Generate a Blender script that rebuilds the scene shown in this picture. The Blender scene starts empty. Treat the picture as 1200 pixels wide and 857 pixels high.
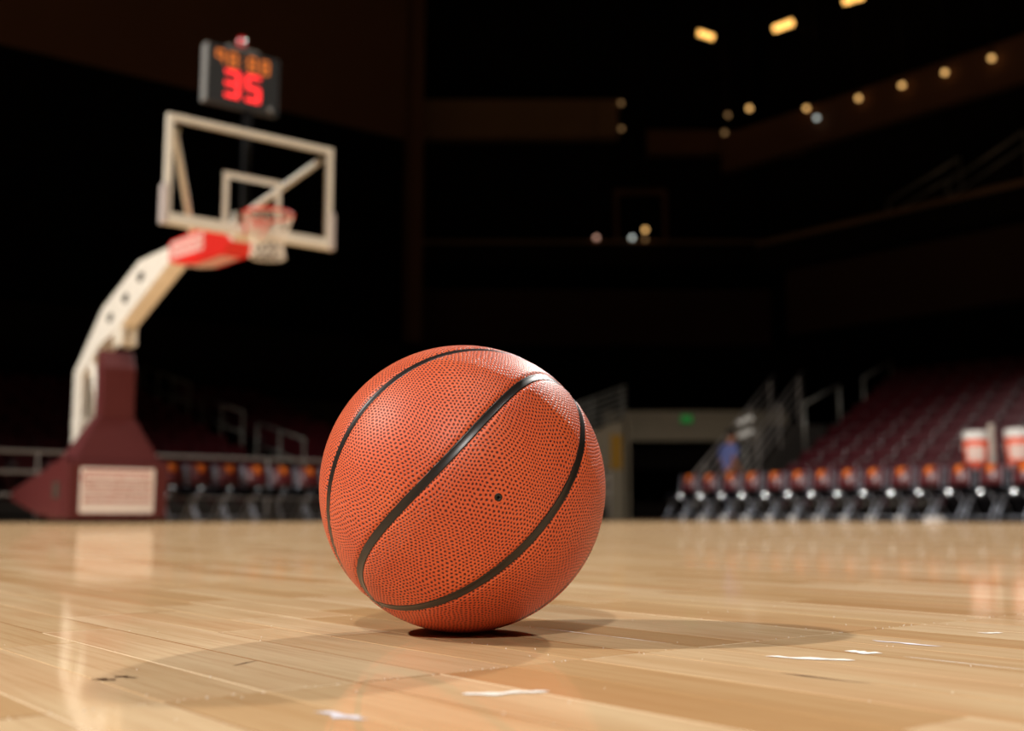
import bpy, bmesh, math, random
from mathutils import Vector, Matrix, noise

random.seed(7)
SC = bpy.context.scene
COL = SC.collection
PI = math.pi

# ------------------------------------------------------------------ camera
cam_d = bpy.data.cameras.new('camera')
cam = bpy.data.objects.new('camera', cam_d)
COL.objects.link(cam)
cam.location = (0, 0, 0.09662)
cam.rotation_euler = (math.radians(90 + 7.407), 0, 0)
cam_d.sensor_width = 36.0
cam_d.lens = 1350 / 1200 * 36
cam_d.clip_start = 0.02
cam_d.clip_end = 300
cam_d.dof.use_dof = True
cam_d.dof.focus_distance = 0.885
cam_d.dof.aperture_fstop = 5.0
SC.camera = cam

# ------------------------------------------------------------------ world, lamps, exposure
w = bpy.data.worlds.new('arena_dark')
SC.world = w
w.use_nodes = True
w.node_tree.nodes['Background'].inputs[0].default_value = (0.50, 0.42, 0.37, 1)
w.node_tree.nodes['Background'].inputs[1].default_value = 0.0026

BALL = Vector((-0.04134, 0.97789, 0.12))
VALVE = Vector((0.25984937, -0.9619282, -0.08469033)).normalized()


def court_spot(name, az, elev, dist, power, aim, half, blend, radius, color):
    """a spot hung over the arena shining at the court"""
    ld = bpy.data.lights.new(name, 'SPOT')
    ld.energy = power
    ld.color = color
    ld.spot_size = math.radians(2 * half)
    ld.spot_blend = blend
    ld.shadow_soft_size = radius
    o = bpy.data.objects.new(name, ld)
    COL.objects.link(o)
    a, e = math.radians(az), math.radians(elev)
    o.location = BALL + dist * Vector((math.cos(a) * math.cos(e), math.sin(a) * math.cos(e), math.sin(e)))
    o.rotation_euler = (Vector(aim) - o.location).to_track_quat('-Z', 'Y').to_euler()
    return o


court_spot('court_lamp_left', 180, 41, 34, 40000, (3.0, 8.0, 0), 22, 0.45, 0.35, (1.0, 0.955, 0.90))
court_spot('court_lamp_far_right', 68, 33.5, 34, 30000, (-1.0, 6.0, 0), 20, 0.55, 0.45, (1.0, 0.96, 0.91))
court_spot('court_lamp_behind', -98, 41, 36, 29000, (2.0, 9.0, 0), 15.5, 0.5, 0.5, (1.0, 0.955, 0.90))
court_spot('overhead_fill', -60, 80, 24, 4500, (0.0, 6.5, 0), 28, 0.8, 2.5, (1.0, 0.96, 0.91))  # soft fill added for ambient light, not a fixture of its own

SC.view_settings.view_transform = 'Standard'
SC.view_settings.look = 'None'
SC.view_settings.exposure = 0.0
SC.view_settings.gamma = 1.0
SC.view_settings.use_curve_mapping = False
SC.cycles.use_denoising = True
SC.cycles.sample_clamp_indirect = 4.0
SC.cycles.max_bounces = 6

# ------------------------------------------------------------------ court frame: s along the baseline, t away from the camera behind the board
YAW = math.radians(38.3)
U = Vector((math.cos(YAW), math.sin(YAW), 0))
M = Vector((-math.sin(YAW), math.cos(YAW), 0))
B0 = Vector((-2.65, 11.42, 0))


def W(s, t, z=0.0):
    return B0 + U * s + M * t + Vector((0, 0, z))


# ------------------------------------------------------------------ materials
def lin(r, g, b):
    f = lambda c: (c / 12.92) if c <= 0.04045 else ((c + 0.055) / 1.055) ** 2.4
    return (f(r / 255), f(g / 255), f(b / 255), 1)


def pmat(name, col, rough=0.5, spec=0.5, metal=0.0, vary=0.12, scale=30.0, emit=None, emit_s=0.0, bump=0.0):
    """principled material whose colour is broken up by procedural noise"""
    m = bpy.data.materials.new(name)
    m.use_nodes = True
    nt = m.node_tree
    b = nt.nodes['Principled BSDF']
    b.inputs['Roughness'].default_value = rough
    b.inputs['Specular IOR Level'].default_value = spec
    b.inputs['Metallic'].default_value = metal
    tc = nt.nodes.new('ShaderNodeTexCoord')
    nz = nt.nodes.new('ShaderNodeTexNoise')
    nz.inputs['Scale'].default_value = scale
    nz.inputs['Detail'].default_value = 3
    nt.links.new(tc.outputs['Object'], nz.inputs['Vector'])
    mx = nt.nodes.new('ShaderNodeMix')
    mx.data_type = 'RGBA'
    mx.inputs['A'].default_value = tuple(c * (1 - vary) for c in col[:3]) + (1,)
    mx.inputs['B'].default_value = tuple(min(1, c * (1 + vary)) for c in col[:3]) + (1,)
    nt.links.new(nz.outputs['Fac'], mx.inputs['Factor'])
    nt.links.new(mx.outputs['Result'], b.inputs['Base Color'])
    if emit is not None:
        b.inputs['Emission Color'].default_value = emit
        b.inputs['Emission Strength'].default_value = emit_s
    if bump:
        bp = nt.nodes.new('ShaderNodeBump')
        bp.inputs['Strength'].default_value = bump
        bp.inputs['Distance'].default_value = 0.005
        nt.links.new(nz.outputs['Fac'], bp.inputs['Height'])
        nt.links.new(bp.outputs['Normal'], b.inputs['Normal'])
    return m


MAROON = lin(92, 30, 34)
mt = {
    'pad': pmat('maroon_vinyl_pad', lin(88, 33, 33), 0.55, 0.35),
    'white': pmat('white_steel', lin(244, 236, 222), 0.4, 0.5, scale=6),
    'frame': pmat('cream_board_frame', lin(233, 226, 210), 0.45, 0.4, scale=6),
    'tape': pmat('white_board_tape', lin(233, 226, 210), 0.5, 0.3),
    'edgepad': pmat('pale_edge_pad', lin(196, 186, 182), 0.6, 0.3),
    'red': pmat('red_sleeve', lin(226, 40, 30), 0.5, 0.4),
    'rim': pmat('orange_red_steel', lin(222, 50, 28), 0.4, 0.5),
    'net': pmat('white_nylon_cord', lin(236, 224, 206), 0.7, 0.2),
    'lettering': pmat('pale_pink_lettering', lin(244, 214, 204), 0.6, 0.2),
    'sign': pmat('cream_sign_face', lin(250, 241, 234), 0.6, 0.3, vary=0.05),
    'signprint': pmat('faded_red_print', lin(196, 120, 108), 0.6, 0.2),
    'signprint2': pmat('grey_print', lin(176, 160, 146), 0.6, 0.2),
    'black': pmat('black_paint', lin(22, 22, 24), 0.45, 0.4),
    'case': pmat('charcoal_case', lin(52, 54, 56), 0.5, 0.4),
    'caseside': pmat('grey_case_side', lin(130, 130, 128), 0.5, 0.4),
    'hole': pmat('recess_shade', lin(70, 62, 54), 0.8, 0.1),  # shade inside openings, painted as a dark colour
    'amber': pmat('amber_led', lin(40, 16, 6), 0.5, 0.2, emit=(1.0, 0.24, 0.04, 1), emit_s=0.9),
    'redled': pmat('red_led', lin(40, 6, 6), 0.5, 0.2, emit=(1.0, 0.03, 0.03, 1), emit_s=2.2),
    'beacon': pmat('red_beacon_lens', lin(190, 30, 34), 0.2, 0.6),
    'chairback': pmat('glossy_maroon_vinyl', lin(98, 33, 38), 0.38, 0.7),
    'chairseat': pmat('glossy_black_vinyl', lin(20, 20, 23), 0.14, 0.8),
    'glint_panel': pmat('black_glint_panel', lin(18, 18, 21), 0.16, 1.0),  # for the highlight-catching panel added to the chair seats
    'chrome': pmat('satin_chrome', lin(176, 182, 194), 0.35, 0.6, metal=0.4),
    'emblem': pmat('orange_emblem', lin(240, 122, 36), 0.5, 0.3),
    'seat': pmat('maroon_plastic_seat', lin(70, 19, 26), 0.32, 0.5),
    'armrest': pmat('grey_armrest', lin(120, 112, 112), 0.35, 0.5),
    'concrete': pmat('dark_concrete', lin(66, 60, 55), 0.85, 0.2, scale=3),
    'rail': pmat('grey_rail', lin(150, 148, 140), 0.4, 0.5, metal=0.4),
    'whiterail': pmat('pale_rail', lin(190, 180, 172), 0.5, 0.4),
    'curtain': pmat('black_curtain', lin(14, 12, 11), 0.95, 0.05, scale=2),
    'brownwall': pmat('brown_arena_wall', lin(118, 84, 66), 0.9, 0.1, scale=0.6),
    'umber': pmat('umber_arena_wall', lin(74, 52, 42), 0.9, 0.1, scale=0.6),
    'tanwall': pmat('tan_arena_wall', lin(146, 114, 88), 0.9, 0.1, scale=0.6),
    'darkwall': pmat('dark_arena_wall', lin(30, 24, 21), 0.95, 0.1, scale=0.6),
    'beige': pmat('beige_block_wall', lin(150, 136, 114), 0.85, 0.2, scale=2),
    'ceil': pmat('black_ceiling', lin(16, 13, 12), 0.95, 0.05, scale=1),
    'apron': pmat('maroon_apron_paint', lin(112, 34, 32), 0.4, 0.3),
    'dash': pmat('white_apron_paint', lin(232, 226, 222), 0.5, 0.3),
    'cooler_white': pmat('white_cooler_plastic', lin(238, 236, 232), 0.35, 0.5),
    'cooler_orange': pmat('orange_cooler_plastic', lin(255, 84, 30), 0.4, 0.5),
    'cup': pmat('white_paper_cup', lin(214, 208, 200), 0.6, 0.3),
    'cloth': pmat('black_table_cloth', lin(18, 16, 18), 0.9, 0.1),
    'exit': pmat('green_exit_face', lin(10, 60, 20), 0.5, 0.2, emit=(0.08, 0.8, 0.14, 1), emit_s=0.13),
    'yellow': pmat('yellow_notice', lin(176, 128, 40), 0.7, 0.2),
    'shirt': pmat('blue_cotton_shirt', lin(104, 114, 170), 0.85, 0.2),
    'trousers': pmat('navy_trousers', lin(26, 30, 48), 0.85, 0.2),
    'skin': pmat('skin', lin(176, 120, 92), 0.55, 0.3),
    'hair': pmat('dark_hair', lin(24, 18, 15), 0.6, 0.3),
    'shoe': pmat('black_shoe', lin(20, 20, 20), 0.5, 0.4),
    'bulb': pmat('warm_bulb', lin(60, 45, 20), 0.4, 0.2, emit=(1.0, 0.55, 0.18, 1), emit_s=1.5),
    'tube': pmat('amber_tube', lin(60, 45, 20), 0.4, 0.2, emit=(1.0, 0.50, 0.12, 1), emit_s=2.6),
    'bulb_dim': pmat('dim_warm_bulb', lin(60, 45, 20), 0.4, 0.2, emit=(1.0, 0.55, 0.22, 1), emit_s=0.35),
    'bulb_white': pmat('white_bulb', lin(60, 60, 60), 0.4, 0.2, emit=(0.85, 0.92, 0.85, 1), emit_s=1.2),
    'bulb_pink': pmat('pink_bulb', lin(60, 45, 45), 0.4, 0.2, emit=(1.0, 0.55, 0.4, 1), emit_s=1.0),
    'plate': pmat('white_glint', lin(240, 238, 232), 0.5, 0.5),  # white that stands in for a glint
    'flake': pmat('white_scuff', lin(238, 232, 222), 0.7, 0.2),
    'flake2': pmat('bluish_scuff', lin(214, 208, 214), 0.7, 0.2),
    'crack': pmat('dark_crack', lin(70, 40, 20), 0.8, 0.1),
    'rubber': pmat('black_channel_rubber', lin(34, 29, 26), 0.34, 0.5, scale=300),
    'hub': pmat('valve_hole', lin(5, 4, 4), 0.8, 0.1),
}


def glass_material():
    m = bpy.data.materials.new('board_glass')
    m.use_nodes = True
    nt = m.node_tree
    nt.nodes.remove(nt.nodes['Principled BSDF'])
    out = nt.nodes['Material Output']
    g = nt.nodes.new('ShaderNodeBsdfGlossy')
    g.inputs['Roughness'].default_value = 0.02
    t = nt.nodes.new('ShaderNodeBsdfTransparent')
    t.inputs[0].default_value = (0.93, 0.95, 0.94, 1)
    fr = nt.nodes.new('ShaderNodeFresnel')
    fr.inputs[0].default_value = 1.4
    mx = nt.nodes.new('ShaderNodeMixShader')
    nt.links.new(fr.outputs[0], mx.inputs[0])
    nt.links.new(t.outputs[0], mx.inputs[1])
    nt.links.new(g.outputs[0], mx.inputs[2])
    nt.links.new(mx.outputs[0], out.inputs[0])
    return m


mt['glass'] = glass_material()


class NT:
    """small helper for node graphs"""
    def __init__(self, m):
        self.nt = m.node_tree

    def n(self, typ, **kw):
        nd = self.nt.nodes.new(typ)
        for k, v in kw.items():
            setattr(nd, k, v)
        return nd

    def link(self, a, b):
        self.nt.links.new(a, b)

    def vmath(self, op, a, b=None, out=0):
        nd = self.n('ShaderNodeVectorMath', operation=op)
        for i, x in enumerate((a, b)):
            if x is None:
                continue
            if isinstance(x, (tuple, list)):
                nd.inputs[i].default_value = x
            elif isinstance(x, (int, float)):
                nd.inputs['Scale'].default_value = x
            else:
                self.link(x, nd.inputs[i])
        return nd.outputs['Value'] if op in ('LENGTH', 'DOT_PRODUCT', 'DISTANCE') else nd.outputs['Vector']

    def math(self, op, a, b=None):
        nd = self.n('ShaderNodeMath', operation=op)
        for i, x in enumerate((a, b)):
            if x is None:
                continue
            if isinstance(x, (int, float)):
                nd.inputs[i].default_value = x
            else:
                self.link(x, nd.inputs[i])
        return nd.outputs[0]

    def remap(self, x, a, b, c, d, smooth=False):
        nd = self.n('ShaderNodeMapRange')
        if smooth:
            nd.interpolation_type = 'SMOOTHSTEP'
        for i, v in zip((1, 2, 3, 4), (a, b, c, d)):
            nd.inputs[i].default_value = v
        self.link(x, nd.inputs[0])
        return nd.outputs[0]

    def noise(self, vec, scale, detail=2.0, dims='3D', rough=0.5):
        nd = self.n('ShaderNodeTexNoise', noise_dimensions=dims)
        nd.inputs['Scale'].default_value = scale
        nd.inputs['Detail'].default_value = detail
        nd.inputs['Roughness'].default_value = rough
        self.link(vec, nd.inputs['Vector'])
        return nd

    def mixc(self, f, a, b, blend='MIX'):
        nd = self.n('ShaderNodeMix', data_type='RGBA', blend_type=blend)
        for k, x in (('Factor', f), ('A', a), ('B', b)):
            if isinstance(x, (tuple, list)):
                nd.inputs[k].default_value = x
            elif isinstance(x, (int, float)):
                nd.inputs[k].default_value = x
            else:
                self.link(x, nd.inputs[k])
        return nd.outputs['Result']


def maple_material():
    m = bpy.data.materials.new('varnished_maple')
    m.use_nodes = True
    g = NT(m)
    b = m.node_tree.nodes['Principled BSDF']
    out = m.node_tree.nodes['Material Output']
    pos = g.n('ShaderNodeNewGeometry').outputs['Position']
    mp = g.n('ShaderNodeMapping', vector_type='POINT')
    mp.inputs['Rotation'].default_value = (0, 0, -YAW)
    g.link(pos, mp.inputs['Vector'])
    tone = g.n('ShaderNodeAttribute', attribute_name='tone').outputs['Fac']
    off = g.n('ShaderNodeCombineXYZ')
    g.link(g.math('MULTIPLY', tone, 91.0), off.inputs[0])
    g.link(g.math('MULTIPLY', tone, 47.0), off.inputs[1])
    p = g.vmath('ADD', mp.outputs['Vector'], off.outputs[0])
    grain = g.noise(g.vmath('MULTIPLY', p, (210, 7.0, 1)), 1.0, 4.0).outputs['Fac']
    fig = g.noise(g.vmath('MULTIPLY', p, (34, 3.4, 1)), 1.0, 3.0).outputs['Fac']
    fleck = g.noise(g.vmath('MULTIPLY', p, (700, 40, 1)), 1.0, 2.0).outputs['Fac']
    light, mid, dark = lin(229, 199, 158), lin(214, 179, 134), lin(190, 146, 98)
    c = g.mixc(g.remap(tone, 0.0, 0.6, 0, 1), light, mid)
    c = g.mixc(g.remap(tone, 0.55, 1.0, 0, 0.9), c, dark)
    c = g.mixc(g.remap(fig, 0.42, 0.75, 0, 0.55), c, dark)
    c = g.mixc(g.remap(grain, 0.48, 0.8, 0, 0.42), c, lin(172, 120, 72))
    c = g.mixc(g.remap(fleck, 0.60, 0.80, 0, 0.22), c, lin(120, 76, 42))
    blot = g.noise(g.vmath('MULTIPLY', p, (9, 2.5, 1)), 1.0, 2.0).outputs['Fac']
    c = g.mixc(g.remap(blot, 0.5, 0.75, 0, 0.4), c, lin(206, 150, 104))
    # joint edges of single strips carry worn varnish (tone below 0) or dirt (tone above 1)
    c = g.mixc(g.remap(tone, -0.3, -0.4, 0, 0.8), c, lin(240, 216, 182))
    c = g.mixc(g.remap(tone, 1.3, 1.4, 0, 0.8), c, lin(132, 88, 50))
    g.link(c, b.inputs['Base Color'])
    b.inputs['Roughness'].default_value = 0.5
    b.inputs['Specular IOR Level'].default_value = 0.0
    gl = g.n('ShaderNodeBsdfGlossy')
    gl.inputs['Color'].default_value = (1, 0.97, 0.93, 1)
    rn = g.noise(mp.outputs['Vector'], 9.0, 3.0).outputs['Fac']
    g.link(g.remap(rn, 0.3, 0.7, 0.04, 0.075), gl.inputs['Roughness'])
    wav = g.noise(g.vmath('MULTIPLY', mp.outputs['Vector'], (17, 8, 1)), 1.0, 2.0).outputs['Fac']
    bp = g.n('ShaderNodeBump')
    bp.inputs['Strength'].default_value = 0.2
    bp.inputs['Distance'].default_value = 0.0006
    g.link(wav, bp.inputs['Height'])
    g.link(bp.outputs['Normal'], gl.inputs['Normal'])
    lw = g.n('ShaderNodeLayerWeight')
    lw.inputs['Blend'].default_value = 0.5
    fac = g.remap(g.math('POWER', lw.outputs['Facing'], 5.0), 0, 1, 0.04, 0.62)
    mx = g.n('ShaderNodeMixShader')
    g.link(fac, mx.inputs[0])
    g.link(b.outputs[0], mx.inputs[1])
    g.link(gl.outputs[0], mx.inputs[2])
    g.link(mx.outputs[0], out.inputs[0])
    return m


def leather_material():
    """pebbled orange composite leather: a hexagonal grid of small dark pits, gently warped so that rows wander"""
    m = bpy.data.materials.new('pebbled_leather')
    m.use_nodes = True
    g = NT(m)
    b = m.node_tree.nodes['Principled BSDF']
    uv = g.n('ShaderNodeUVMap', uv_map='pebbles').outputs[0]
    p0 = g.vmath('SCALE', uv, 1 / 0.00325)
    warp = g.noise(p0, 0.055, 0.0, '2D').outputs['Color']
    p = g.vmath('ADD', p0, g.vmath('SCALE', g.vmath('SUBTRACT', warp, (0.5, 0.5, 0.5)), 4.0))
    jit = g.noise(p0, 0.4, 0.0, '2D').outputs['Color']
    p = g.vmath('ADD', p, g.vmath('SCALE', g.vmath('SUBTRACT', jit, (0.5, 0.5, 0.5)), 0.62))
    q = g.vmath('MULTIPLY', p, (1, 1 / 1.7320508, 0))

    def cell(o):
        fr = g.vmath('FRACTION', g.vmath('ADD', q, o))
        return g.vmath('LENGTH', g.vmath('MULTIPLY', g.vmath('SUBTRACT', fr, (0.5, 0.5, 0)), (1, 1.7320508, 0)))
    d = g.math('MINIMUM', cell((0, 0, 0)), cell((0.5, 0.5, 0)))
    h = g.remap(d, 0.12, 0.36, 0, 1, True)
    # the moulding is smooth around the valve
    far_v = g.vmath('DISTANCE', g.n('ShaderNodeTexCoord').outputs['Object'], tuple(VALVE * BALL.z))
    h = g.math('MAXIMUM', h, g.remap(far_v, 0.0035, 0.0060, 1, 0, True))
    big = g.noise(g.n('ShaderNodeTexCoord').outputs['Object'], 22.0, 3.0).outputs['Fac']
    ridge = g.mixc(g.remap(big, 0.3, 0.7, 0, 1), lin(212, 86, 44), lin(222, 99, 53))
    pit = lin(66, 13, 7)
    g.link(g.mixc(h, pit, ridge), b.inputs['Base Color'])
    b.inputs['Roughness'].default_value = 0.5
    b.inputs['Specular IOR Level'].default_value = 0.5
    bp = g.n('ShaderNodeBump')
    bp.inputs['Strength'].default_value = 0.75
    bp.inputs['Distance'].default_value = 0.0010
    g.link(h, bp.inputs['Height'])
    g.link(bp.outputs['Normal'], b.inputs['Normal'])
    return m


mt['maple'] = maple_material()
mt['leather'] = leather_material()


# ------------------------------------------------------------------ mesh helpers
class MB:
    """collects shapes, then links them as one mesh object"""
    def __init__(self):
        self.bm = bmesh.new()

    def box(self, x0, x1, y0, y1, z0, z1, bevel=0.0, mat=None):
        r = bmesh.ops.create_cube(self.bm, size=1.0)
        vs = r['verts']
        for v in vs:
            v.co = Vector(((x0 + x1) / 2 + v.co.x * (x1 - x0), (y0 + y1) / 2 + v.co.y * (y1 - y0), (z0 + z1) / 2 + v.co.z * (z1 - z0)))
            if mat is not None:
                v.co = mat @ v.co
        if bevel:
            es = list({e for v in vs for e in v.link_edges})
            bmesh.ops.bevel(self.bm, geom=es, offset=bevel, segments=2, affect='EDGES', profile=0.7)
        return self

    def prism(self, poly, axis, a, b, bevel=0.0):
        """extrude a polygon; axis 'x': poly in (y,z); 'y': poly in (x,z); 'z': poly in (x,y)"""
        def P(p, h):
            return {'x': (h, p[0], p[1]), 'y': (p[0], h, p[1]), 'z': (p[0], p[1], h)}[axis]
        lo = [self.bm.verts.new(P(p, a)) for p in poly]
        hi = [self.bm.verts.new(P(p, b)) for p in poly]
        n = len(poly)
        fs = [self.bm.faces.new(lo[::-1]), self.bm.faces.new(hi)]
        for i in range(n):
            fs.append(self.bm.faces.new((lo[i], lo[(i + 1) % n], hi[(i + 1) % n], hi[i])))
        bmesh.ops.recalc_face_normals(self.bm, faces=fs)
        if bevel:
            es = list({e for f in fs for e in f.edges})
            bmesh.ops.bevel(self.bm, geom=es, offset=bevel, segments=2, affect='EDGES', profile=0.7)
        return self

    def tube(self, pts, r, seg=8, closed=False, caps=True):
        pts = [Vector(p) for p in pts]
        n = len(pts)
        rings = []
        prev = None
        for i, p in enumerate(pts):
            a = pts[(i - 1) % n] if (closed or i > 0) else p
            c = pts[(i + 1) % n] if (closed or i < n - 1) else p
            t = (c - a).normalized()
            if prev is None:
                x = t.orthogonal().normalized()
            else:
                x = (prev - t * prev.dot(t))
                x = x.normalized() if x.length > 1e-6 else t.orthogonal().normalized()
            prev = x
            y = t.cross(x)
            rr = r[i] if isinstance(r, (list, tuple)) else r
            rings.append([self.bm.verts.new(p + x * rr * math.cos(2 * PI * k / seg) + y * rr * math.sin(2 * PI * k / seg)) for k in range(seg)])
        for i in range(n if closed else n - 1):
            A, B = rings[i], rings[(i + 1) % n]
            off = 0
            if closed and i == n - 1:
                off = min(range(seg), key=lambda o: sum((A[k].co - B[(k + o) % seg].co).length for k in range(seg)))
            for k in range(seg):
                self.bm.faces.new((A[k], A[(k + 1) % seg], B[(k + 1 + off) % seg], B[(k + off) % seg]))
        if caps and not closed:
            self.bm.faces.new(rings[0][::-1])
            self.bm.faces.new(rings[-1])
        return self

    def lathe(self, prof, seg=24, c=(0, 0, 0)):
        """prof: (radius, z) from bottom to top"""
        rings = []
        for r, z in prof:
            if r < 1e-6:
                rings.append([self.bm.verts.new((c[0], c[1], c[2] + z))])
            else:
                rings.append([self.bm.verts.new((c[0] + r * math.cos(2 * PI * k / seg), c[1] + r * math.sin(2 * PI * k / seg), c[2] + z)) for k in range(seg)])
        for A, B in zip(rings, rings[1:]):
            for k in range(seg):
                k2 = (k + 1) % seg
                if len(A) == 1 and len(B) == 1:
                    continue
                if len(A) == 1:
                    self.bm.faces.new((A[0], B[k2], B[k]))
                elif len(B) == 1:
                    self.bm.faces.new((A[k], A[k2], B[0]))
                else:
                    self.bm.faces.new((A[k], A[k2], B[k2], B[k]))
        if len(rings[0]) > 1:
            self.bm.faces.new(rings[0][::-1])
        if len(rings[-1]) > 1:
            self.bm.faces.new(rings[-1])
        return self

    def build(self, name, m, parent=None, smooth=False, loc=None, rotz=None, mats=None):
        me = bpy.data.meshes.new(name)
        bmesh.ops.recalc_face_normals(self.bm, faces=self.bm.faces[:])
        self.bm.to_mesh(me)
        self.bm.free()
        for x in (mats or [m]):
            me.materials.append(x)
        if smooth:
            me.polygons.foreach_set('use_smooth', [True] * len(me.polygons))
            me.update()
        o = bpy.data.objects.new(name, me)
        COL.objects.link(o)
        if parent is not None:
            o.parent = parent
        if loc is not None:
            o.location = loc
        if rotz is not None:
            o.rotation_euler = (0, 0, rotz)
        return o


def smooth_by_angle(o, deg=40):
    me = o.data
    bm = bmesh.new()
    bm.from_mesh(me)
    lim = math.radians(deg)
    for f in bm.faces:
        f.smooth = True
    for e in bm.edges:
        if len(e.link_faces) == 2 and e.calc_face_angle() > lim:
            e.smooth = False
    bm.to_mesh(me)
    bm.free()
    return o


def empty(name, loc, rotz=0.0):
    o = bpy.data.objects.new(name, None)
    COL.objects.link(o)
    o.location = loc
    o.rotation_euler = (0, 0, rotz)
    return o


def tag(o, label=None, cat=None, group=None, kind=None):
    for k, v in (('label', label), ('category', cat), ('group', group), ('kind', kind)):
        if v:
            o[k] = v
    return o


def copy_tree(o, parent=None):
    c = o.copy()
    COL.objects.link(c)
    if parent is not None:
        c.parent = parent
    for ch in list(o.children):
        copy_tree(ch, c)
    return c


def court(mb, name, m, kind='structure', smooth=False):
    """a piece of the setting given in court coordinates (s, t, z)"""
    o = mb.build(name, m, None, smooth, loc=B0, rotz=YAW)
    tag(o, kind=kind)
    return o


ORD = ['first', 'second', 'third', 'fourth', 'fifth', 'sixth', 'seventh', 'eighth', 'ninth', 'tenth', 'eleventh', 'twelfth', 'thirteenth', 'fourteenth', 'fifteenth', 'sixteenth', 'seventeenth', 'eighteenth']

# ------------------------------------------------------------------ floor: slab, then maple strips lying on it
FX0, FX1, FY0, FY1 = -9.0, 15.9, -5.0, 17.6     # extent of the maple in the floor's own axes (x = s + 5.0, y = t + 10.6)
SW = 0.058                                       # strip width
PHASE = 0.2405                                   # a joint lies at x = PHASE + k * SW
JOIN, PANEL = 0.5965, 2.44                       # a row of butt joints lies at y = JOIN + k * PANEL

mb = MB()
mb.box(-45, 60, -30, 60, -0.30, -0.004)
floor = mb.build('floor', mt['concrete'], None, rotz=YAW)
tag(floor, kind='structure')


def strip_pieces(k):
    """lengths along one strip: it starts anew at every panel joint"""
    rng = random.Random(1000 + k)
    out = []
    y = JOIN + math.floor((FY0 - JOIN) / PANEL) * PANEL
    while y < FY1:
        end = y + PANEL
        a = y
        while a < end - 1e-6:
            L = rng.choice((0.2, 0.24, 0.3, 0.36, 0.42, 0.5, 0.62)) * rng.uniform(0.9, 1.1)
            b_ = a + L
            if end - b_ < 0.2:
                b_ = end
            tone = rng.random() ** 1.25 * 0.85
            if rng.random() < 0.05:
                tone = 0.9 + 0.1 * rng.random()
            out.append((a, b_, tone))
            a = b_
        y = end
    return out


near, far = [], []
k0 = int(math.floor((FX0 - PHASE) / SW))
k1 = int(math.ceil((FX1 - PHASE) / SW))
for k in range(k0, k1):
    xa = PHASE + k * SW
    for a, b_, tone in strip_pieces(k):
        cx, cy = xa + SW / 2, (a + b_) / 2
        wp = U * cx + M * cy
        vis = wp.y > 0.25 and abs(wp.x) < 0.52 * wp.y + 0.35
        score = (wp - Vector((0, 0.45, 0))).length if vis else 99
        near.append((score, xa, a, b_, tone))
near.sort(key=lambda r: r[0])
near, far = near[:296], near[296:]
G = 0.00022


def tone_attr(me, vals):
    at = me.attributes.new('tone', 'FLOAT', 'FACE')
    at.data.foreach_set('value', vals)


for score, xa, a, b_, tone in near:
    x0, x1, y0, y1, c, zb = xa + G, xa + SW - G, a + G, b_ - G, 0.0005, -0.0035
    rng = random.Random(int(xa * 1e4) + int(a * 1e3))
    dz = rng.uniform(-0.00008, 0.00008)
    V = [(x0, y0, zb), (x1, y0, zb), (x1, y1, zb), (x0, y1, zb),
         (x0, y0, dz - c), (x1, y0, dz - c), (x1, y1, dz - c), (x0, y1, dz - c),
         (x0 + c, y0 + c, dz), (x1 - c, y0 + c, dz), (x1 - c, y1 - c, dz), (x0 + c, y1 - c, dz)]
    F, TN = [(8, 9, 10, 11)], [tone]
    for i in range(4):
        j = (i + 1) % 4
        F += [(i, j, 4 + j, 4 + i), (4 + i, 4 + j, 8 + j, 8 + i)]
        q = rng.random()
        TN += [2.0, -0.5 if q < 0.25 else (2.0 if q > 0.86 else tone)]
    me = bpy.data.meshes.new('plank')
    me.from_pydata(V, [], F)
    me.materials.append(mt['maple'])
    tone_attr(me, TN)
    o = bpy.data.objects.new('plank', me)
    COL.objects.link(o)
    o.parent = floor
V, F, T = [], [], []
for score, xa, a, b_, tone in far:
    i = len(V)
    V += [(xa + G, a + G, 0), (xa + SW - G, a + G, 0), (xa + SW - G, b_ - G, 0), (xa + G, b_ - G, 0)]
    F.append((i, i + 1, i + 2, i + 3))
    T.append(tone)
me = bpy.data.meshes.new('planks')
me.from_pydata(V, [], F)
me.materials.append(mt['maple'])
tone_attr(me, T)
o = bpy.data.objects.new('distant_planking', me)
COL.objects.link(o)
o.parent = floor
tag(o, kind='stuff')

# wear on the floor: paint scuffs, splits and knots, given in floor axes (x, y)


def flat_patch(name, m, pts, width, z=0.0004, seed=0):
    rng = random.Random(seed)
    mb = MB()
    n = 14
    L, Rr = [], []
    for i in range(n + 1):
        f = i / n
        x = pts[0][0] + (pts[1][0] - pts[0][0]) * f
        y = pts[0][1] + (pts[1][1] - pts[0][1]) * f
        d = Vector((pts[1][0] - pts[0][0], pts[1][1] - pts[0][1])).normalized()
        nn = Vector((-d.y, d.x))
        nz = noise.noise(Vector((f * 6, seed * 3.7, 0)))
        wv = width * (math.sin(PI * f) ** 0.6) * (0.65 + 0.6 * nz)
        sh = width * 0.5 * noise.noise(Vector((f * 4, seed * 5.1, 4)))
        L.append(mb.bm.verts.new((x + nn.x * (wv / 2 + sh), y + nn.y * (wv / 2 + sh), z)))
        Rr.append(mb.bm.verts.new((x - nn.x * (wv / 2 - sh), y - nn.y * (wv / 2 - sh), z)))
    for i in range(n):
        try:
            mb.bm.faces.new((L[i], Rr[i], Rr[i + 1], L[i + 1]))
        except ValueError:
            pass
    return mb.build(name, m, floor)


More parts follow.
